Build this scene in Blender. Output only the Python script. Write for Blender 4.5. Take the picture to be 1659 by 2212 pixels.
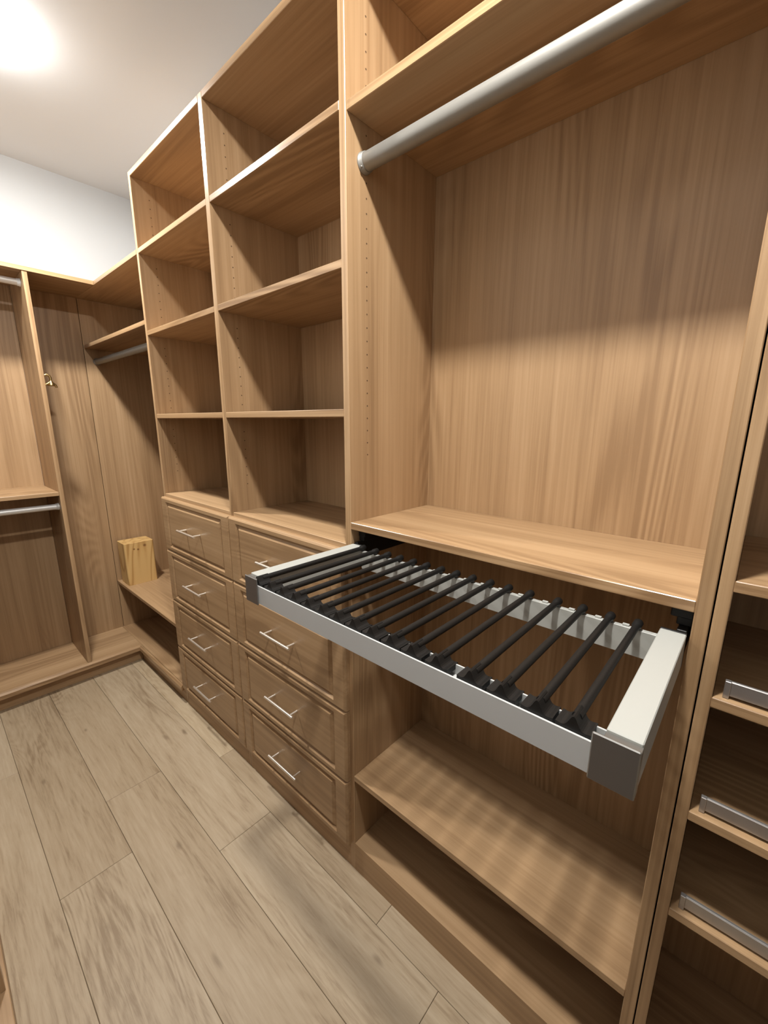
import bpy, bmesh, math, random
from mathutils import Vector, Matrix

random.seed(7)
for o in list(bpy.data.objects):
    bpy.data.objects.remove(o)
scene = bpy.context.scene
COL = scene.collection

# ------------------------------------------------------------------ camera
# Measurements are taken in a frame whose z = 0 lies ZO above the floor.
ZO = 0.287
IMG_W, IMG_H = 1659.0, 2212.0
F_PX, CX, CY = 902.13, 836.94, 1120.84
YAW, PITCH, ROLL = 0.7249, 0.2240, 0.0065
CAM = (0.8022, -0.7559, 1.1607 + ZO)

cy_, sy_ = math.cos(YAW), math.sin(YAW)
cp_, sp_ = math.cos(PITCH), math.sin(PITCH)
fwd = Vector((-sy_ * cp_, cy_ * cp_, -sp_))
rgt = Vector((cy_, sy_, 0))
up = rgt.cross(fwd)
r2 = math.cos(ROLL) * rgt + math.sin(ROLL) * up
u2 = -math.sin(ROLL) * rgt + math.cos(ROLL) * up
cam_data = bpy.data.cameras.new('camera')
cam = bpy.data.objects.new('camera', cam_data)
COL.objects.link(cam)
M = Matrix.Identity(4)
for i in range(3):
    M[i][0], M[i][1], M[i][2], M[i][3] = r2[i], u2[i], -fwd[i], CAM[i]
cam.matrix_world = M
cam_data.sensor_fit = 'VERTICAL'
cam_data.sensor_height = 24.0
cam_data.sensor_width = 24.0 * IMG_W / IMG_H
cam_data.lens = F_PX / IMG_H * 24.0
cam_data.shift_x = -(CX - IMG_W / 2) / IMG_H
cam_data.shift_y = (CY - IMG_H / 2) / IMG_H
cam_data.clip_start = 0.01
scene.camera = cam

# ------------------------------------------------------------------ world, exposure
world = bpy.data.worlds.new('world')
scene.world = world
world.use_nodes = True
world.node_tree.nodes['Background'].inputs[0].default_value = (0.0, 0.0, 0.0, 1)
world.node_tree.nodes['Background'].inputs[1].default_value = 0.0
scene.view_settings.view_transform = 'Standard'
scene.view_settings.look = 'None'
scene.view_settings.gamma = 1.0
scene.view_settings.use_curve_mapping = False
scene.view_settings.exposure = 0.0
LAMP_STRENGTH = 1130.0
LAMP_RIM_STRENGTH = 330.0
LAMP_COLOR = (1.0, 0.985, 0.955, 1)
LAMP_SPOTS = ((-1.35, -0.42), (0.56, -0.48))

# ------------------------------------------------------------------ materials
MATS = {}


def new_mat(name):
    m = bpy.data.materials.new(name)
    m.use_nodes = True
    MATS[name] = m
    nt = m.node_tree
    return m, nt, nt.nodes['Principled BSDF']


def node(nt, kind, **kw):
    n = nt.nodes.new(kind)
    for k, v in kw.items():
        setattr(n, k, v)
    return n


def math_node(nt, op, a, b=None):
    n = node(nt, 'ShaderNodeMath', operation=op)
    for i, v in enumerate((a, b)):
        if v is None:
            continue
        if isinstance(v, (int, float)):
            n.inputs[i].default_value = v
        else:
            nt.links.new(v, n.inputs[i])
    return n.outputs[0]


def ramp(nt, fac, stops):
    n = node(nt, 'ShaderNodeValToRGB')
    cr = n.color_ramp
    while len(cr.elements) < len(stops):
        cr.elements.new(0.5)
    for e, (p, c) in zip(cr.elements, stops):
        e.position = p
        e.color = (*c, 1)
    nt.links.new(fac, n.inputs[0])
    return n.outputs[0]


def mix_col(nt, kind, fac, a, b):
    n = node(nt, 'ShaderNodeMix', data_type='RGBA', blend_type=kind)
    for sock, v in ((n.inputs[0], fac), (n.inputs[6], a), (n.inputs[7], b)):
        if isinstance(v, (int, float)):
            sock.default_value = v
        elif isinstance(v, tuple):
            sock.default_value = (*v, 1)
        else:
            nt.links.new(v, sock)
    return n.outputs[2]


def grain_coords(nt, axis, random_shift=True):
    """(along grain, across 1, across 2) coordinates, shifted per object."""
    tc = node(nt, 'ShaderNodeTexCoord')
    src = tc.outputs['Object']
    if random_shift:
        oi = node(nt, 'ShaderNodeObjectInfo')
        sh = node(nt, 'ShaderNodeCombineXYZ')
        for i, k in enumerate((13.7, 29.1, 41.3)):
            nt.links.new(math_node(nt, 'MULTIPLY', oi.outputs['Random'], k), sh.inputs[i])
        add = node(nt, 'ShaderNodeVectorMath', operation='ADD')
        nt.links.new(src, add.inputs[0])
        nt.links.new(sh.outputs[0], add.inputs[1])
        src = add.outputs[0]
    sep = node(nt, 'ShaderNodeSeparateXYZ')
    nt.links.new(src, sep.inputs[0])
    order = {'x': (0, 1, 2), 'y': (1, 0, 2), 'z': (2, 0, 1)}[axis]
    return [sep.outputs[i] for i in order]


def scaled(nt, gc, sg, sa):
    c = node(nt, 'ShaderNodeCombineXYZ')
    for i, s in enumerate((sg, sa, sa)):
        nt.links.new(math_node(nt, 'MULTIPLY', gc[i], s), c.inputs[i])
    return c.outputs[0]


def noise(nt, vec, scale=1.0, detail=3.0, rough=0.5, dist=0.0):
    n = node(nt, 'ShaderNodeTexNoise')
    n.inputs['Scale'].default_value = scale
    n.inputs['Detail'].default_value = detail
    n.inputs['Roughness'].default_value = rough
    n.inputs['Distortion'].default_value = dist
    nt.links.new(vec, n.inputs['Vector'])
    return n.outputs['Fac']


WOOD_DARK = (0.280, 0.168, 0.083)
WOOD_MID = (0.378, 0.238, 0.123)
WOOD_LIGHT = (0.450, 0.296, 0.163)


def wood(name, axis, rough=0.42, tint=1.0, contrast=1.0, cross=1.0):
    m, nt, b = new_mat(name)
    gc = grain_coords(nt, axis)
    broad = noise(nt, scaled(nt, gc, 0.42, 15.0 * cross), 1.0, 5.0, 0.62, 0.30)
    fine = noise(nt, scaled(nt, gc, 1.3, 85.0), 1.0, 4.0, 0.65, 0.25)
    bands = noise(nt, scaled(nt, gc, 0.25, 7.0 * cross), 1.0, 1.0, 0.5, 0.2)
    field = noise(nt, scaled(nt, gc, 0.45, 4.0), 1.0, 1.0, 0.4, 0.35)
    rings = math_node(nt, 'SINE', math_node(nt, 'MULTIPLY', field, 190.0))
    rings = math_node(nt, 'ADD', math_node(nt, 'MULTIPLY', rings, 0.5), 0.5)
    # cathedral lines come and go: they show only where a second field is high
    gate = noise(nt, scaled(nt, gc, 0.6, 5.5), 1.0, 1.0)
    gate = math_node(nt, 'MULTIPLY', math_node(nt, 'MAXIMUM', math_node(nt, 'SUBTRACT', gate, 0.48), 0.0), 0.8)
    v = math_node(nt, 'MULTIPLY', broad, 0.46)
    v = math_node(nt, 'ADD', v, math_node(nt, 'MULTIPLY', fine, 0.42))
    v = math_node(nt, 'ADD', v, math_node(nt, 'MULTIPLY', bands, 0.12))
    v = math_node(nt, 'SUBTRACT', v, math_node(nt, 'MULTIPLY', rings, gate))
    k = 0.5 * contrast
    lerp = lambda a, t: tuple(((WOOD_MID[i] + (a[i] - WOOD_MID[i]) * t) * tint) for i in range(3))
    col = ramp(nt, v, [(0.36, lerp(WOOD_DARK, contrast)), (0.50, lerp(WOOD_MID, 1)), (0.64, lerp(WOOD_LIGHT, contrast))])
    nt.links.new(col, b.inputs['Base Color'])
    b.inputs['Roughness'].default_value = rough
    b.inputs['Specular IOR Level'].default_value = 0.45
    bump = node(nt, 'ShaderNodeBump')
    bump.inputs['Strength'].default_value = 0.06
    bump.inputs['Distance'].default_value = 0.002
    nt.links.new(fine, bump.inputs['Height'])
    nt.links.new(bump.outputs[0], b.inputs['Normal'])
    return m


for ax in 'xyz':
    wood('wood_' + ax, ax)
    wood('edge_' + ax, ax, rough=0.28, tint=1.02, contrast=1.35, cross=5.0)
wood('front_x', 'x', rough=0.38, tint=0.92, contrast=0.9)


def plain(name, col, rough=0.5, metal=0.0, spec=0.5):
    m, nt, b = new_mat(name)
    b.inputs['Base Color'].default_value = (*col, 1)
    b.inputs['Roughness'].default_value = rough
    b.inputs['Metallic'].default_value = metal
    b.inputs['Specular IOR Level'].default_value = spec
    return m, nt, b


def paint(name, col, rough, bump_s=0.05, scale=260.0):
    m, nt, b = plain(name, col, rough)
    tc = node(nt, 'ShaderNodeTexCoord')
    n = noise(nt, tc.outputs['Object'], scale, 3.0, 0.6)
    bump = node(nt, 'ShaderNodeBump')
    bump.inputs['Strength'].default_value = bump_s
    bump.inputs['Distance'].default_value = 0.001
    nt.links.new(n, bump.inputs['Height'])
    nt.links.new(bump.outputs[0], b.inputs['Normal'])
    return m


paint('wall_paint', (0.50, 0.512, 0.518), 0.75)
paint('ceiling_paint', (0.64, 0.66, 0.68), 0.8)
paint('rail_paint', (0.38, 0.378, 0.345), 0.42, 0.02, 900.0)
paint('front_aluminium', (0.46, 0.46, 0.445), 0.38, 0.02, 900.0)
paint('black_plastic', (0.010, 0.009, 0.008), 0.50, 0.04, 700.0)
MATS['black_plastic'].node_tree.nodes['Principled BSDF'].inputs['Specular IOR Level'].default_value = 0.28
plain('seam_brown', (0.10, 0.066, 0.038), 0.8)
plain('hole_dark', (0.10, 0.055, 0.025), 0.8)
plain('white_trim', (0.85, 0.85, 0.84), 0.35)


def brushed(name, col, rough, axis='x', metal=1.0):
    m, nt, b = plain(name, col, rough, metal)
    gc = grain_coords(nt, axis)
    n = noise(nt, scaled(nt, gc, 8.0, 900.0), 1.0, 2.0, 0.6)
    r = node(nt, 'ShaderNodeMapRange')
    r.inputs['To Min'].default_value = rough * 0.8
    r.inputs['To Max'].default_value = rough * 1.25
    nt.links.new(n, r.inputs['Value'])
    nt.links.new(r.outputs[0], b.inputs['Roughness'])
    return m


brushed('satin_rod', (0.26, 0.247, 0.22), 0.50, 'x', 0.55)
brushed('satin_rod_y', (0.74, 0.74, 0.72), 0.45, 'y', 0.45)
brushed('satin_cap', (0.30, 0.29, 0.27), 0.34, 'x', 0.8)
brushed('fence_metal', (0.40, 0.38, 0.36), 0.36, 'x', 0.75)
brushed('nickel', (0.92, 0.87, 0.78), 0.30, 'x', 0.85)
brushed('brass', (0.72, 0.56, 0.27), 0.24, 'z')

# pale oak planks of the floor
m, nt, b = new_mat('plank_oak')
gc = grain_coords(nt, 'x')
oi = node(nt, 'ShaderNodeObjectInfo')
broad = noise(nt, scaled(nt, gc, 1.3, 10.0), 1.0, 4.0, 0.55, 0.5)
fine = noise(nt, scaled(nt, gc, 6.5, 85.0), 1.0, 4.0, 0.68, 0.4)
field = noise(nt, scaled(nt, gc, 1.3, 5.5), 1.0, 1.5, 0.45, 1.0)
rings = math_node(nt, 'SINE', math_node(nt, 'MULTIPLY', field, 130.0))
rings = math_node(nt, 'ADD', math_node(nt, 'MULTIPLY', rings, 0.5), 0.5)
gate = noise(nt, scaled(nt, gc, 0.9, 6.0), 1.0, 1.0)
gate = math_node(nt, 'MULTIPLY', math_node(nt, 'MAXIMUM', math_node(nt, 'SUBTRACT', gate, 0.50), 0.0), 0.5)
v = math_node(nt, 'ADD', math_node(nt, 'MULTIPLY', broad, 0.44), math_node(nt, 'MULTIPLY', fine, 0.56))
v = math_node(nt, 'SUBTRACT', v, math_node(nt, 'MULTIPLY', rings, gate))
col = ramp(nt, v, [(0.34, (0.265, 0.192, 0.118)), (0.47, (0.385, 0.298, 0.196)), (0.62, (0.445, 0.355, 0.245))])
tone = ramp(nt, oi.outputs['Random'], [(0.0, (0.86, 0.83, 0.79)), (0.5, (1.0, 1.0, 1.0)), (1.0, (1.08, 1.06, 1.0))])
col = mix_col(nt, 'MULTIPLY', 1.0, col, tone)
# knots: rare voronoi cells, drawn out along the grain
vor = node(nt, 'ShaderNodeTexVoronoi')
vor.inputs['Scale'].default_value = 1.0
vor.inputs['Randomness'].default_value = 1.0
warp = noise(nt, scaled(nt, gc, 8.0, 25.0), 1.0, 2.0)
kc = node(nt, 'ShaderNodeCombineXYZ')
nt.links.new(math_node(nt, 'ADD', math_node(nt, 'MULTIPLY', gc[0], 5.0), math_node(nt, 'MULTIPLY', warp, 0.20)), kc.inputs[0])
nt.links.new(math_node(nt, 'ADD', math_node(nt, 'MULTIPLY', gc[1], 12.5), math_node(nt, 'MULTIPLY', warp, 0.25)), kc.inputs[1])
nt.links.new(kc.outputs[0], vor.inputs['Vector'])
pick = node(nt, 'ShaderNodeSeparateColor')
nt.links.new(vor.outputs['Color'], pick.inputs[0])
rare = math_node(nt, 'GREATER_THAN', pick.outputs[0], 0.60)
size = math_node(nt, 'MULTIPLY', pick.outputs[1], 0.13)
core = node(nt, 'ShaderNodeMapRange', interpolation_type='SMOOTHSTEP')
nt.links.new(math_node(nt, 'SUBTRACT', vor.outputs['Distance'], size), core.inputs['Value'])
core.inputs['From Min'].default_value = -0.05
core.inputs['From Max'].default_value = 0.09
core.inputs['To Min'].default_value = 1.0
core.inputs['To Max'].default_value = 0.0
knot = math_node(nt, 'MULTIPLY', math_node(nt, 'MULTIPLY', core.outputs[0], rare), 0.72)
col = mix_col(nt, 'MIX', knot, col, (0.135, 0.090, 0.052))
nt.links.new(col, b.inputs['Base Color'])
b.inputs['Roughness'].default_value = 0.50
b.inputs['Specular IOR Level'].default_value = 0.35
bump = node(nt, 'ShaderNodeBump')
bump.inputs['Strength'].default_value = 0.12
bump.inputs['Distance'].default_value = 0.002
nt.links.new(fine, bump.inputs['Height'])
nt.links.new(bump.outputs[0], b.inputs['Normal'])

# pine off-cut with two knots
m, nt, b = new_mat('pine')
gc = grain_coords(nt, 'z', False)
field = noise(nt, scaled(nt, gc, 1.3, 9.0), 1.0, 1.0, 0.4, 0.5)
rings = math_node(nt, 'SINE', math_node(nt, 'MULTIPLY', field, 38.0))
rings = math_node(nt, 'POWER', math_node(nt, 'ADD', math_node(nt, 'MULTIPLY', rings, 0.5), 0.5), 2.5)
col = ramp(nt, rings, [(0.0, (0.60, 0.39, 0.155)), (0.6, (0.55, 0.34, 0.125)), (1.0, (0.42, 0.235, 0.075))])
tc = node(nt, 'ShaderNodeTexCoord')
for (kx, ky, kz, kr) in ((-2.07, 0.138, 0.392 + ZO, 0.0085), (-2.07, 0.075, 0.378 + ZO, 0.0055), (-2.07, 0.098, 0.372 + ZO, 0.006)):
    d = node(nt, 'ShaderNodeVectorMath', operation='DISTANCE')
    nt.links.new(tc.outputs['Object'], d.inputs[0])
    d.inputs[1].default_value = (kx, ky, kz)
    mr = node(nt, 'ShaderNodeMapRange', interpolation_type='SMOOTHSTEP')
    nt.links.new(d.outputs['Value'], mr.inputs['Value'])
    mr.inputs['From Min'].default_value = kr * 0.4
    mr.inputs['From Max'].default_value = kr * 1.5
    mr.inputs['To Min'].default_value = 0.85
    mr.inputs['To Max'].default_value = 0.0
    col = mix_col(nt, 'MIX', mr.outputs[0], col, (0.16, 0.06, 0.015))
nt.links.new(col, b.inputs['Base Color'])
b.inputs['Roughness'].default_value = 0.55

for nm, st in (('lamp_glow', LAMP_STRENGTH), ('lamp_side', LAMP_RIM_STRENGTH)):
    m = bpy.data.materials.new(nm)
    m.use_nodes = True
    MATS[nm] = m
    nt = m.node_tree
    nt.nodes.clear()
    em = node(nt, 'ShaderNodeEmission')
    em.inputs[0].default_value = LAMP_COLOR
    em.inputs[1].default_value = st
    out = node(nt, 'ShaderNodeOutputMaterial')
    nt.links.new(em.outputs[0], out.inputs[0])


# ------------------------------------------------------------------ helpers
def tag(o, label=None, cat=None, group=None, kind=None):
    for k, v in (('label', label), ('category', cat), ('group', group), ('kind', kind)):
        if v:
            o[k] = v
    return o


def put(o, parent):
    COL.objects.link(o)
    if parent is not None:
        o.parent = parent
        o.matrix_parent_inverse = PINV.get(parent.name, Matrix.Identity(4))
    return o


PINV = {}


def thing(name, label, cat, loc, group=None):
    e = bpy.data.objects.new(name, None)
    COL.objects.link(e)
    e.empty_display_size = 0.05
    e.location = (loc[0], loc[1], loc[2] + ZO)
    PINV[e.name] = Matrix.Translation((-loc[0], -loc[1], -(loc[2] + ZO)))
    tag(e, label, cat, group)
    return e


def obj(name, bm, mats, parent=None, smooth=False):
    me = bpy.data.meshes.new(name)
    bmesh.ops.recalc_face_normals(bm, faces=bm.faces)
    for v in bm.verts:
        v.co.z += ZO
    bm.to_mesh(me)
    bm.free()
    for mt in (mats if isinstance(mats, (list, tuple)) else [mats]):
        me.materials.append(MATS[mt])
    if smooth:
        for p in me.polygons:
            p.use_smooth = True
    o = bpy.data.objects.new(name, me)
    return put(o, parent)


def add_box(bm, x0, x1, y0, y1, z0, z1, bevel=0.0, mi=0):
    vs = [bm.verts.new((x, y, z)) for z in (z0, z1) for y in (y0, y1) for x in (x0, x1)]
    fs = [bm.faces.new([vs[i] for i in q]) for q in
          ((0, 2, 3, 1), (4, 5, 7, 6), (0, 1, 5, 4), (2, 6, 7, 3), (0, 4, 6, 2), (1, 3, 7, 5))]
    for f in fs:
        f.material_index = mi
    if bevel > 0:
        es = list({e for f in fs for e in f.edges})
        bmesh.ops.bevel(bm, geom=es, offset=bevel, segments=1, affect='EDGES', profile=0.5, clamp_overlap=True)
    return bm


def board(name, x0, x1, y0, y1, z0, z1, grain, parent, front='-y', bevel=0.0012, mat=None):
    """A laminate board; its front edge carries the glossier edge band."""
    bm = bmesh.new()
    add_box(bm, x0, x1, y0, y1, z0, z1, bevel)
    if front:
        ax = 'xyz'.index(front[1])
        sg = -1 if front[0] == '-' else 1
        bm.normal_update()
        bmesh.ops.recalc_face_normals(bm, faces=bm.faces)
        for f in bm.faces:
            if f.normal[ax] * sg > 0.6:
                f.material_index = 1
    return obj(name, bm, [mat or 'wood_' + grain, 'edge_' + grain], parent)


def add_tube(bm, pts, radii, seg=16, cap=True):
    pts = [Vector(p) for p in pts]
    if isinstance(radii, (int, float)):
        radii = [radii] * len(pts)
    rings = []
    ref = None
    for i, p in enumerate(pts):
        a = pts[max(i - 1, 0)]
        c = pts[min(i + 1, len(pts) - 1)]
        t = (c - a).normalized()
        if ref is None:
            ref = Vector((0, 0, 1)) if abs(t.z) < 0.9 else Vector((1, 0, 0))
        n = (ref - t * ref.dot(t)).normalized()
        ref = n
        bn = t.cross(n)
        rings.append([bm.verts.new(p + radii[i] * (math.cos(2 * math.pi * k / seg) * n + math.sin(2 * math.pi * k / seg) * bn)) for k in range(seg)])
    for r0, r1 in zip(rings, rings[1:]):
        for k in range(seg):
            bm.faces.new((r0[k], r0[(k + 1) % seg], r1[(k + 1) % seg], r1[k])).smooth = True
    if cap:
        bm.faces.new([bm.verts.new(v.co) for v in rings[0][::-1]])
        bm.faces.new([bm.verts.new(v.co) for v in rings[-1]])
    return bm


def add_lathe(bm, c, prof, seg=32):
    """prof: (radius, z) pairs about a vertical axis through c."""
    rings = []
    for r, z in prof:
        if r < 1e-6:
            rings.append([bm.verts.new((c[0], c[1], c[2] + z))])
        else:
            rings.append([bm.verts.new((c[0] + r * math.cos(2 * math.pi * k / seg), c[1] + r * math.sin(2 * math.pi * k / seg), c[2] + z)) for k in range(seg)])
    for r0, r1 in zip(rings, rings[1:]):
        for k in range(seg):
            a, bb = r0[k % len(r0)], r0[(k + 1) % len(r0)]
            c1, d1 = r1[(k + 1) % len(r1)], r1[k % len(r1)]
            vs = []
            for w in (a, bb, c1, d1):
                if w not in vs:
                    vs.append(w)
            if len(vs) > 2:
                bm.faces.new(vs).smooth = True
    return bm


def add_prism(bm, outline, axis, a0, a1):
    """outline: 2-D points; extruded along axis from a0 to a1."""
    def P(p, a):
        return {'x': (a, p[0], p[1]), 'y': (p[0], a, p[1]), 'z': (p[0], p[1], a)}[axis]
    v0 = [bm.verts.new(P(p, a0)) for p in outline]
    v1 = [bm.verts.new(P(p, a1)) for p in outline]
    n = len(outline)
    for k in range(n):
        bm.faces.new((v0[k], v0[(k + 1) % n], v1[(k + 1) % n], v1[k]))
    bm.faces.new(v0[::-1])
    bm.faces.new(v1)
    return bm


# ------------------------------------------------------------------ key dimensions (measurement frame)
FLOOR = -ZO
DECK = -0.180
T = 0.0192
DEP = 0.348
XA0, XA1 = -1.2765, -1.2572          # tower, far side panel
XM0, XM1 = -0.6574, -0.6320          # tower, middle panel
XR0, XR1 = -0.0212, 0.0              # panel between tower and open bay
XE0, XE1 = 0.7619, 0.7823            # open bay, near panel
XN0, XN1 = 0.7845, 0.8017            # shoe unit, far panel
XFB = -2.235                         # far back panel face
XFF = -1.888                         # far unit front
TOP0, TOP1 = 2.1203, 2.1395
CEIL = 2.457
YL = -0.812                          # left run front
YLB = -1.165
XNEAR = 2.60  # unseen near wall, set far back to cut the light it bounces

# ------------------------------------------------------------------ setting
def struct(name, bm, mat, label, cat):
    o = obj(name, bm, mat)
    return tag(o, label, cat, None, 'structure')


bm = bmesh.new(); add_box(bm, -2.40, 2.72, -1.32, 0.52, FLOOR - 0.05, FLOOR - 0.0045)
floor = struct('floor', bm, 'seam_brown', 'pale oak plank floor of the walk-in closet', 'floor')
PINV['floor'] = Matrix.Identity(4)
bm = bmesh.new(); add_box(bm, -2.40, 2.72, -1.32, 0.52, CEIL, CEIL + 0.05)
struct('ceiling', bm, 'ceiling_paint', 'smooth cream painted ceiling', 'ceiling')
bm = bmesh.new(); add_box(bm, -2.34, -2.256, -1.32, 0.52, FLOOR, CEIL)
struct('wall_far', bm, 'wall_paint', 'white painted end wall above the far wardrobe', 'wall')
bm = bmesh.new(); add_box(bm, -2.256, 2.68, 0.372, 0.45, FLOOR, CEIL)
struct('wall_right', bm, 'wall_paint', 'white painted long wall behind the shelving', 'wall')
bm = bmesh.new(); add_box(bm, -2.256, 2.68, -1.26, -1.188, FLOOR, CEIL)
struct('wall_left', bm, 'wall_paint', 'white painted long wall behind the left shelving', 'wall')
bm = bmesh.new(); add_box(bm, XNEAR, 2.68, -1.188, 0.372, FLOOR, CEIL)
struct('wall_near', bm, 'wall_paint', 'white painted wall at the near end of the closet', 'wall')

# floor planks
PW = 0.2025
# (lower edge y, end joints along x)
rows = [(-0.0695 + PW, (-1.2, 0.6)), (-0.0695, (-0.79, 0.16)), (-0.0695 - PW, (-0.393, 0.383)), (-0.0695 - 2 * PW, (-0.906, 0.70)),
        (-0.0695 - 3 * PW, (-0.615, 1.05)), (-0.0695 - 4 * PW, (-1.345, 0.42)), (-0.0695 - 5 * PW, (-0.2, 1.3))]
for (ylo, joints) in rows:
    cuts = [-2.0] + list(joints) + [XNEAR]
    lo, hi = max(ylo, -1.188), min(ylo + PW, 0.372)
    for a, c in zip(cuts, cuts[1:]):
        bm = bmesh.new()
        g = 0.0005
        add_box(bm, a + g, c - g, lo + g, hi - g, FLOOR - 0.0045, FLOOR, 0.0010)
        obj('plank', bm, 'plank_oak', floor)


# ------------------------------------------------------------------ shelf-pin holes
def pin_holes(parent, spots, name='pin_holes'):
    """spots: (x, y, z, facing +-1 along x). Tiny dark bored holes, one joined part."""
    bm = bmesh.new()
    for (x, y, z, s) in spots:
        ring = [bm.verts.new((x + s * 0.0003, y + 0.0022 * math.cos(k * math.pi / 4), z + 0.0022 * math.sin(k * math.pi / 4))) for k in range(8)]
        inn = bm.verts.new((x + s * 0.0001, y, z))
        for k in range(8):
            bm.faces.new((ring[k], ring[(k + 1) % 8], inn))
    o = obj(name, bm, 'hole_dark', parent)
    return tag(o, 'row of small bored shelf-pin holes', None, None, 'stuff')


# ------------------------------------------------------------------ drawer fronts and bar handles
def drawer_front(x0, x1, z0, z1, parent):
    rings = [(0, 0, 0.016), (0, 0, -0.0110), (0.0020, 0.0020, -0.0155), (0.0065, 0.0065, -0.019), (0.052, 0.019, -0.019), (0.0590, 0.0260, -0.0115),
             (0.0620, 0.0290, -0.0110), (0.0735, 0.0400, -0.0178), (0.0755, 0.0420, -0.0178)]
    bm = bmesh.new()
    vr = []
    for ox, oz, y in rings:
        vr.append([bm.verts.new(p) for p in ((x0 + ox, y, z0 + oz), (x1 - ox, y, z0 + oz), (x1 - ox, y, z1 - oz), (x0 + ox, y, z1 - oz))])
    for a, c in zip(vr, vr[1:]):
        for k in range(4):
            bm.faces.new((a[k], a[(k + 1) % 4], c[(k + 1) % 4], c[k]))
    bm.faces.new(vr[-1])
    bm.faces.new(vr[0][::-1])
    return obj('drawer', bm, 'front_x', parent)


def handle_mesh():
    bm = bmesh.new()
    add_tube(bm, [(-0.083, -0.050, 0), (0.083, -0.050, 0)], 0.0045, 12)
    for s in (-1, 1):
        add_tube(bm, [(s * 0.066, -0.0172, 0), (s * 0.066, -0.049, 0)], 0.0036, 10)
    me = bpy.data.meshes.new('handle')
    bm.to_mesh(me)
    bm.free()
    me.materials.append(MATS['nickel'])
    return me


HANDLE = handle_mesh()

# ------------------------------------------------------------------ shelving tower with drawers
tower = thing('shelf_tower', 'tall oak-look shelving tower with eight cubbies over two columns of drawers', 'shelving', (-0.64, 0.17, FLOOR))
BK = 0.342
for (a, c) in ((XA0, XA1), (XM0, XM1), (XR0, XR1)):
    board('side_panel', a, c, 0.0, BK + 0.02, FLOOR, TOP1, 'z', tower)
for (a, c) in ((XA1, XM0), (XM1, XR0)):
    board('back_panel', a, c, BK, BK + 0.012, FLOOR, TOP1, 'z', tower, None, 0.0)
    board('top_panel', a, c, 0.0, BK, TOP0, TOP1, 'x', tower)
    for zt in (1.8625, 1.5446, 1.1966):
        board('shelf', a, c, 0.0004, BK, zt - T, zt, 'x', tower)
    board('counter', a, c, 0.0, BK, 0.8368 - T, 0.8368, 'x', tower)
    board('plinth', a, c, 0.0, 0.018, FLOOR, -0.180, 'x', tower, None)
spots = []
for (xp, s) in ((XA1, 1), (XM1, 1)):
    z = 0.8368 + 0.10
    while z < TOP0 - 0.05:
        if all(abs(z - (q - T / 2)) > 0.03 for q in (1.8625, 1.5446, 1.1966)):
            spots.append((xp, 0.066, z, s))
        z += 0.032
pin_holes(tower, spots)
zt_list = [(0.5685, 0.8215), (0.3115, 0.5655), (0.0575, 0.3085), (-0.190, 0.0545)]
for (a, c) in ((-1.2700, -0.6465), (-0.6435, -0.0155)):
    for (z0, z1) in zt_list:
        d = drawer_front(a, c, z0, z1, tower)
        h = bpy.data.objects.new('handle', HANDLE)
        COL.objects.link(h)
        h.parent = d
        h.location = ((a + c) / 2, 0, (z0 + z1) / 2 + 0.008 + ZO)
        h.matrix_parent_inverse = Matrix.Identity(4)
        h['label'] = 'slim nickel bar handle'

# ------------------------------------------------------------------ open bay with trouser rack
bay = thing('open_wardrobe', 'wide oak-look open wardrobe bay around the pull-out trouser rack', 'wardrobe', (0.39, 0.17, FLOOR))
board('side_panel', XE0, XE1, 0.0, BK + 0.02, FLOOR, TOP1, 'z', bay)
board('back_panel', XR1, XE0, DEP, DEP + 0.012, FLOOR, TOP1, 'z', bay, None, 0.0)
board('top_panel', XR1, XE0, 0.0, DEP, TOP0, TOP1, 'x', bay)
board('shelf', XR1, XE0, 0.004, DEP, 1.8550 - T, 1.8550, 'x', bay)
board('shelf', XR1, XE0, 0.0, DEP, 0.8808, 0.9000, 'x', bay)
board('shelf', XR1, XE0, 0.0, DEP, 0.0828 - T, 0.0828, 'x', bay)
board('deck', XR1, XE0, 0.0, DEP, DECK - T, DECK, 'x', bay, None, 0.0004)
board('plinth', XR1, XE0, 0.0, 0.018, FLOOR, DECK - T, 'x', bay, None, 0.0)
pin_holes(bay, [(XR1, 0.066, 1.6543 - 0.032 * i, 1) for i in range(-12, 19) if abs(1.6543 - 0.032 * i - 1.845) > 0.03])


def closet_rod(name, label, p0, p1, mat, r=0.0165, group='closet rods'):
    p0, p1 = Vector(p0), Vector(p1)
    t = (p1 - p0).normalized()
    e = thing(name, label, 'closet rod', tuple(p0), group)
    bm = bmesh.new()
    add_tube(bm, [p0 + t * 0.004, p1 - t * 0.004], r, 40)
    obj('rod', bm, mat, e)
    for p, s in ((p0, 1), (p1, -1)):
        bm = bmesh.new()
        q = p + t * s * 0.0004
        add_tube(bm, [q, q + t * s * 0.0035, q + t * s * 0.004, q + t * s * 0.012, q + t * s * 0.0125], [r + 0.0035, r + 0.0035, r + 0.002, r + 0.002, r + 0.0008], 40)
        side = Vector((0, 1, 0)) if abs(t.x) > 0.5 else Vector((1, 0, 0))
        w = q + t * s * 0.008 - side * (r + 0.002) * 0.75 - Vector((0, 0, 1)) * (r + 0.002) * 0.68
        add_lathe(bm, w, [(0, 0.003), (0.002, 0.002), (0.003, 0), (0.002, -0.002), (0, -0.003)], 10)
        obj('flange', bm, mat, e)
    return e


closet_rod('closet_rod', 'thick satin closet rod high in the bay over the trouser rack', (XR1, 0.0575, 1.755), (XE0, 0.0575, 1.755), 'satin_rod', 0.0190)

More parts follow.
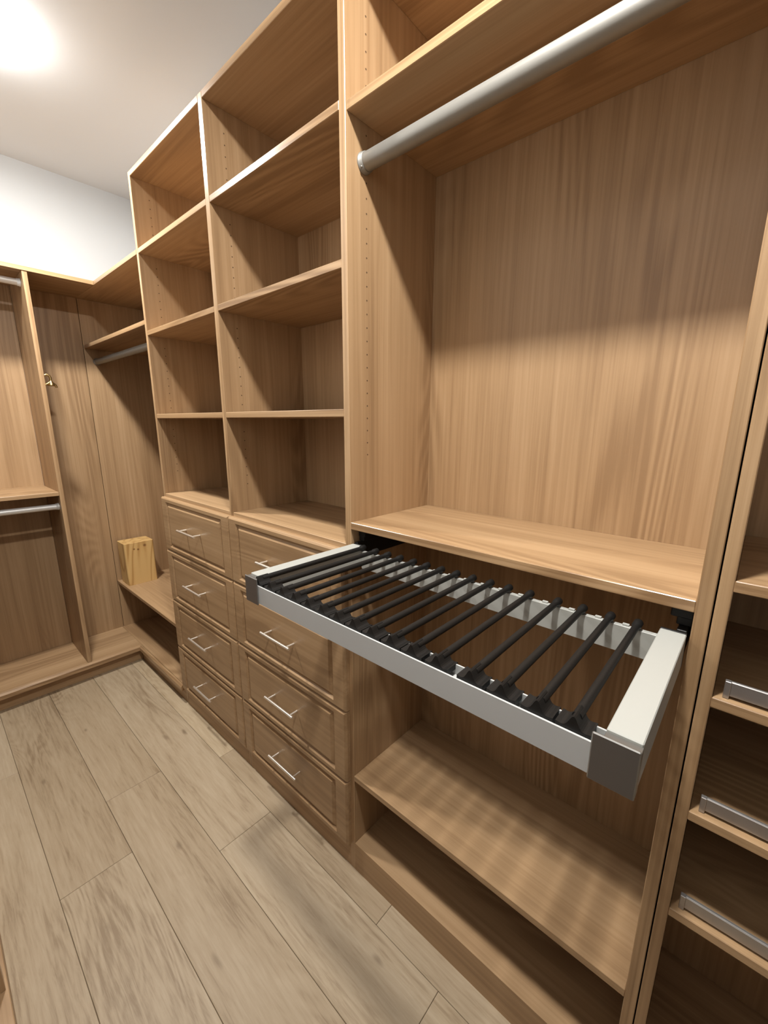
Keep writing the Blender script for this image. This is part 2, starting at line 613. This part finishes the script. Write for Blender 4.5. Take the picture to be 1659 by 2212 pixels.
# ---- pull-out trouser rack
rack = thing('trouser_rack', 'pulled-out trouser rack with black rods in a pale metal frame', 'trouser rack', (0.38, -0.15, 0.785))
RT = 0.841
for (a, c) in ((0.0045, 0.0400), (0.7220, 0.7575)):
    bm = bmesh.new(); add_box(bm, a, c, -0.3055, 0.004, 0.786, RT, 0.0012)
    obj('side_rail', bm, 'rail_paint', rack)
    bm = bmesh.new()
    add_box(bm, a, c, 0.0042, 0.0095, 0.784, RT + 0.0005, 0.0005)
    obj('end_cap', bm, 'black_plastic', rack)
for (a, c, s) in ((0.0040, 0.0500, 1), (0.7115, 0.7580, -1)):
    bm = bmesh.new()
    add_box(bm, a, c, -0.3205, -0.3172, 0.7815, 0.8405, 0.0012)
    xa, xc = (a, a + 0.036) if s > 0 else (c - 0.036, c)
    add_box(bm, xa, xc, -0.3170, -0.3058, 0.783, 0.8375, 0.0004)
    obj('corner_cap', bm, 'satin_cap', rack)
# front rail: an upturned channel
bm = bmesh.new()
add_prism(bm, [(-0.3165, 0.7845), (-0.2890, 0.7845), (-0.2890, 0.8275), (-0.2915, 0.8275), (-0.2915, 0.8120), (-0.3135, 0.8120), (-0.3135, 0.8240), (-0.3165, 0.8240)], 'x', 0.0402, 0.7218)
obj('front_rail', bm, 'front_aluminium', rack)
BARX = [0.040, 0.087, 0.130, 0.170, 0.212, 0.252, 0.293, 0.334, 0.375, 0.417, 0.458, 0.503, 0.557, 0.602, 0.648, 0.690]
bm = bmesh.new()
add_box(bm, 0.0402, 0.7218, 0.000, 0.0100, 0.779, 0.8270, 0.0006)
for a, c in zip(BARX, BARX[1:]):
    xm = (a + c) / 2 + 0.004
    add_box(bm, xm - 0.005, xm + 0.005, 0.003, 0.0095, 0.8272, 0.8300)
obj('rear_rail', bm, 'rail_paint', rack)
# bars, each with its saddle clip
bm = bmesh.new()
add_tube(bm, [(0, -0.300, 0), (0, -0.02, 0), (0, -0.006, 0), (0, -0.002, 0), (0, 0.012, 0), (0, 0.0135, 0)], [0.0058, 0.0056, 0.0056, 0.0074, 0.0074, 0.0060], 18)
bar_me = bpy.data.meshes.new('bar'); bm.to_mesh(bar_me); bm.free(); bar_me.materials.append(MATS['black_plastic'])
bm = bmesh.new()
prof = []
NP = 22
for k in range(NP + 1):
    x = -0.0195 + 0.039 * k / NP
    z = -0.0080 + 0.0155 * math.exp(-(x / 0.0062) ** 2) + 0.0014 * math.exp(-((abs(x) - 0.0195) / 0.004) ** 2)
    prof.append((x, z))
outline = [(-0.0195, -0.0150), (-0.012, -0.0178), (0.012, -0.0178), (0.0195, -0.0150)] + prof[::-1]
add_prism(bm, outline, 'y', -0.3130, -0.2860)
bmesh.ops.recalc_face_normals(bm, faces=bm.faces)
clip_me = bpy.data.meshes.new('clip'); bm.to_mesh(clip_me); bm.free(); clip_me.materials.append(MATS['black_plastic'])
ZB = 0.8355
for x in BARX:
    bo = bpy.data.objects.new('bar', bar_me)
    put(bo, rack)
    bo.location = (x, 0, ZB + ZO)
    co = bpy.data.objects.new('clip', clip_me)
    COL.objects.link(co)
    co.parent = bo
    co.location = (0, 0, 0)
for (a, c, e0, e1) in ((0.0012, 0.0200, 0.0012, 0.026), (0.7390, 0.7607, 0.730, 0.7607)):
    bm = bmesh.new()
    add_box(bm, a, c, 0.030, 0.335, 0.8440, 0.8790, 0.0015)
    add_box(bm, e0, e1, 0.028, 0.060, 0.8570, 0.8800, 0.0015)
    add_box(bm, min(a, c) + 0.004, max(a, c) - 0.004, 0.0098, 0.31, 0.800, 0.8438, 0.001)
    obj('slide', bm, 'black_plastic', rack)

# ------------------------------------------------------------------ shoe shelf unit at the right
shoe = thing('shoe_shelves', 'oak-look shoe shelf unit with metal fences at the right edge', 'shelving', (1.15, 0.17, FLOOR))
XS1 = 1.56
board('side_panel', XN0, XN1, 0.0, BK + 0.02, FLOOR, TOP1, 'z', shoe)
board('side_panel', XS1, XS1 + T, 0.0, BK + 0.02, FLOOR, TOP1, 'z', shoe)
board('back_panel', XN1, XS1, DEP, DEP + 0.012, FLOOR, TOP1, 'z', shoe, None, 0.0)
board('top_panel', XN1, XS1, 0.0, DEP, TOP0, TOP1, 'x', shoe)
for zt, fenced in ((1.86, False), (1.58, False), (0.9432, False), (0.7535, True), (0.5400, True), (0.3330, True)):  # second shelf down, out of view, is added to shade the interior
    board('shelf', XN1, XS1, 0.0, DEP, zt - 0.0172, zt, 'x', shoe)
    if fenced:
        bm = bmesh.new()
        for xa in (0.8135, XS1 - 0.020):
            add_box(bm, xa, xa + 0.0075, 0.0100, 0.0185, zt + 0.0003, zt + 0.0285, 0.0006)
        add_box(bm, 0.8208, XS1 - 0.019, 0.0118, 0.0140, zt + 0.0050, zt + 0.0280, 0.0005)
        add_box(bm, 0.8208, XS1 - 0.019, 0.0142, 0.0190, zt + 0.0230, zt + 0.0278, 0.0005)
        f = obj('shoe_fence', bm, 'fence_metal', shoe)
        f['label'] = 'satin metal shoe fence'
board('deck', XN1, XS1, 0.0, DEP, DECK - T, DECK, 'x', shoe)
board('plinth', XN1, XS1, 0.0, 0.018, FLOOR, DECK - T - 0.0002, 'x', shoe, None)

# ------------------------------------------------------------------ corner bay (far end of the long run)
XC0 = XFB + 0.0002
corner = thing('corner_wardrobe', 'oak-look corner hanging bay with low bench shelf beside the drawers', 'wardrobe', (-1.75, 0.17, FLOOR))
board('end_panel', XFB - 0.014, XFB, 0.0028, DEP, DECK + 0.0002, 1.8430, 'z', corner, None, 0.0006)
board('back_panel', XFB - 0.012, XA0 - 0.0003, DEP, DEP + 0.012, DECK + 0.0002, 1.8430, 'z', corner, None, 0.0)
board('shelf', XC0, XA0 - 0.0003, 0.006, DEP - 0.0003, 1.5940 - T, 1.5940, 'x', corner)
board('bench_shelf', XC0, XA0 - 0.0003, 0.004, DEP - 0.0003, 0.1450 - T, 0.1450, 'x', corner)
closet_rod('closet_rod', 'short satin closet rod in the dark corner bay under its shelf', (XC0, 0.0600, 1.5075), (XA0 - 0.0003, 0.0600, 1.5075), 'satin_rod', 0.0165)

# ------------------------------------------------------------------ far wardrobe
far = thing('end_wardrobe', 'oak-look wardrobe across the far end with two hanging levels', 'wardrobe', (-2.06, -0.6, FLOOR))
board('divider_panel', XFB + 0.0002, XFF - 0.001, -0.2850, -0.2650, DECK + 0.0002, 1.8430, 'z', far, '+x')
board('back_panel', XFB - 0.014, XFB, -0.2650, 0.0, DECK + 0.0002, 1.8430, 'z', far, None, 0.0006)
board('back_panel', XFB - 0.014, XFB, YLB, -0.2855, DECK + 0.0002, 1.8430, 'z', far, None, 0.0006)
board('shelf', XFB + 0.0002, XFF - 0.002, YLB, -0.2853, 0.8045 - T, 0.8045, 'y', far, '+x')
closet_rod('closet_rod', 'pale satin closet rod under the top board of the end wardrobe', (-1.955, -0.2853, 1.803), (-1.955, YLB, 1.803), 'satin_rod_y', 0.0145)
closet_rod('closet_rod', 'bright satin closet rod under the middle shelf of the end wardrobe', (-1.945, -0.2853, 0.7215), (-1.945, YLB, 0.7215), 'satin_rod_y', 0.0150)


# ---- L-shaped top board and base of the corner
def l_board(name, y_back, x_end, xf, yf, z0, z1, y_lo, label, cat):
    """L plan: the leg along the far wall (grain y) and the leg along the long wall (grain x)."""
    e = thing(name, label, cat, (-2.0, 0.1, z0))
    board('board', XFB - 0.016, xf, y_lo, yf, z0, z1, 'y', e, '+x')
    board('board', XFB - 0.016, x_end, yf + 0.0001, y_back, z0, z1, 'x', e)
    return e


top_l = l_board('top_board', DEP + 0.012, XA0 - 0.0003, -1.885, -0.001, 1.8432, 1.8626, YLB, 'L-shaped oak-look top board capping the far corner under the white wall', 'shelf')
base = thing('base_platform', 'L-shaped oak-look base platform with recessed plinth in the far corner', 'platform', (-2.0, 0.1, FLOOR))
board('board', XFB - 0.016, -1.8885, YLB, -0.0067, DECK - T, DECK, 'y', base, '+x')
board('board', XFB - 0.016, XA0 - 0.0003, -0.0065, DEP + 0.012, DECK - T, DECK, 'x', base)
# nosing strip with a chamfered top, set off from the board by a thin groove
bm = bmesh.new()
add_prism(bm, [(-1.8865, DECK), (-1.8800, DECK), (-1.8715, DECK - 0.0090), (-1.8715, DECK - 0.0300), (-1.8865, DECK - 0.0300)], 'y', YLB, -0.0215)
v_in = [v for v in bm.verts if abs(v.co.y + 0.0215) < 1e-6]
for v in v_in:                                   # mitred inner corner
    v.co.y = -0.0085 - (v.co.x + 1.8865)
obj('nosing', bm, 'edge_y', base)
bm = bmesh.new()
add_prism(bm, [(-0.0085, DECK), (-0.0150, DECK), (-0.0235, DECK - 0.0090), (-0.0235, DECK - 0.0300), (-0.0085, DECK - 0.0300)], 'x', -1.8865, XA0 - 0.0003)
for v in bm.verts:
    if v.co.x < -1.8:
        v.co.x = -1.8864 + (-0.0085 - v.co.y)
obj('nosing', bm, 'edge_x', base)
board('plinth', -1.930, -1.912, YLB, 0.000, FLOOR, DECK - T - 0.0002, 'y', base, None)
board('plinth', -1.930, XA0 - 0.0003, 0.0003, 0.0150, FLOOR, DECK - T - 0.0002, 'x', base, None)

# ------------------------------------------------------------------ pine block on the bench
bm = bmesh.new()
add_box(bm, -2.205, -2.070, 0.022, 0.192, 0.1452, 0.1452 + 0.272)
es = [e for e in bm.edges if abs(e.verts[0].co.z - e.verts[1].co.z) > 0.1]
bmesh.ops.bevel(bm, geom=es, offset=0.010, segments=4, affect='EDGES', profile=0.5)
blk = obj('wood_block', bm, 'pine')
tag(blk, 'knotty pine block standing on the low corner bench', 'wood block')

# ------------------------------------------------------------------ brass coat hook behind the divider
HX, HY, HZ = -1.925, -0.2648, 1.358
hook = thing('coat_hook', 'small brass coat hook on the side of the end wardrobe divider', 'hook', (HX, HY, HZ))
bm = bmesh.new()
add_box(bm, HX - 0.011, HX + 0.011, HY + 0.0002, HY + 0.005, HZ - 0.03, HZ + 0.035, 0.003)
obj('back_plate', bm, 'brass', hook)
bm = bmesh.new()
add_tube(bm, [(HX, HY + 0.004, HZ + 0.026), (HX, HY + 0.016, HZ + 0.031), (HX, HY + 0.026, HZ + 0.026), (HX, HY + 0.030, HZ + 0.016), (HX, HY + 0.030, HZ + 0.002)],
         [0.0055, 0.0058, 0.0060, 0.0058, 0.0055], 14)
obj('arm', bm, 'brass', hook)
bm = bmesh.new()
add_lathe(bm, (HX, HY + 0.029, HZ - 0.012), [(0, 0.018), (0.006, 0.016), (0.009, 0.008), (0.015, -0.004), (0.0165, -0.010), (0.0145, -0.011), (0.006, -0.004), (0, -0.003)], 22)
add_tube(bm, [(HX, HY + 0.034, HZ - 0.008), (HX, HY + 0.046, HZ - 0.018), (HX, HY + 0.050, HZ - 0.030)], [0.006, 0.0055, 0.0045], 12)
add_tube(bm, [(HX, HY + 0.004, HZ - 0.018), (HX, HY + 0.016, HZ - 0.012), (HX, HY + 0.026, HZ - 0.004)], [0.005, 0.0065, 0.007], 12)
obj('bell', bm, 'brass', hook)

# ------------------------------------------------------------------ left run, opposite (only its foot is in the frame)
left = thing('left_shelving', 'oak-look shelving base along the left side, only its foot in view', 'shelving', (-0.2, -0.98, FLOOR))
XL0, XL1 = -1.868, 1.56
board('plinth', XL0, XL1, YL - 0.016, YL, FLOOR, DECK - T - 0.0002, 'x', left, None)
board('deck', XL0, XL1, YLB, YL + 0.001, DECK - T, DECK, 'x', left, '+y')
LTOP = 0.80  # unseen height, kept low so the white wall behind bounces neutral light
board('back_panel', XL0, XL1, YLB - 0.012, YLB, FLOOR, LTOP, 'z', left, None, 0.0)
for xp in (XL0, -1.16, -0.405, 0.60, XL1 - T):
    board('side_panel', xp, xp + T * (2 if xp == -0.405 else 1), YLB, YL - 0.004, DECK + 0.0002, LTOP, 'z', left, '+y')
board('top_panel', XL0, XL1, YLB, YL, LTOP + 0.0002, LTOP + T, 'x', left, '+y')

# ------------------------------------------------------------------ ceiling lamps
for i, (lx, ly) in enumerate(LAMP_SPOTS):
    lab = ('round flush ceiling light over the far end of the closet', 'round flush ceiling light over the trouser rack')[i]
    e = thing('ceiling_light', lab, 'ceiling light', (lx, ly, CEIL), 'ceiling lights')
    bm = bmesh.new()
    add_lathe(bm, (lx, ly, CEIL), [(0.066, -0.0005), (0.078, -0.0005), (0.078, -0.010), (0.072, -0.014), (0.066, -0.012), (0.066, -0.0005)], 40)
    obj('rim', bm, 'white_trim', e)
    bm = bmesh.new()
    add_lathe(bm, (lx, ly, CEIL), [(0.0655, -0.006), (0.0650, -0.030), (0.0600, -0.0385)], 40)
    obj('diffuser_side', bm, 'lamp_side', e)
    bm = bmesh.new()
    add_lathe(bm, (lx, ly, CEIL), [(0.0600, -0.0385), (0.040, -0.0395), (0, -0.0400)], 40)
    obj('diffuser', bm, 'lamp_glow', e)
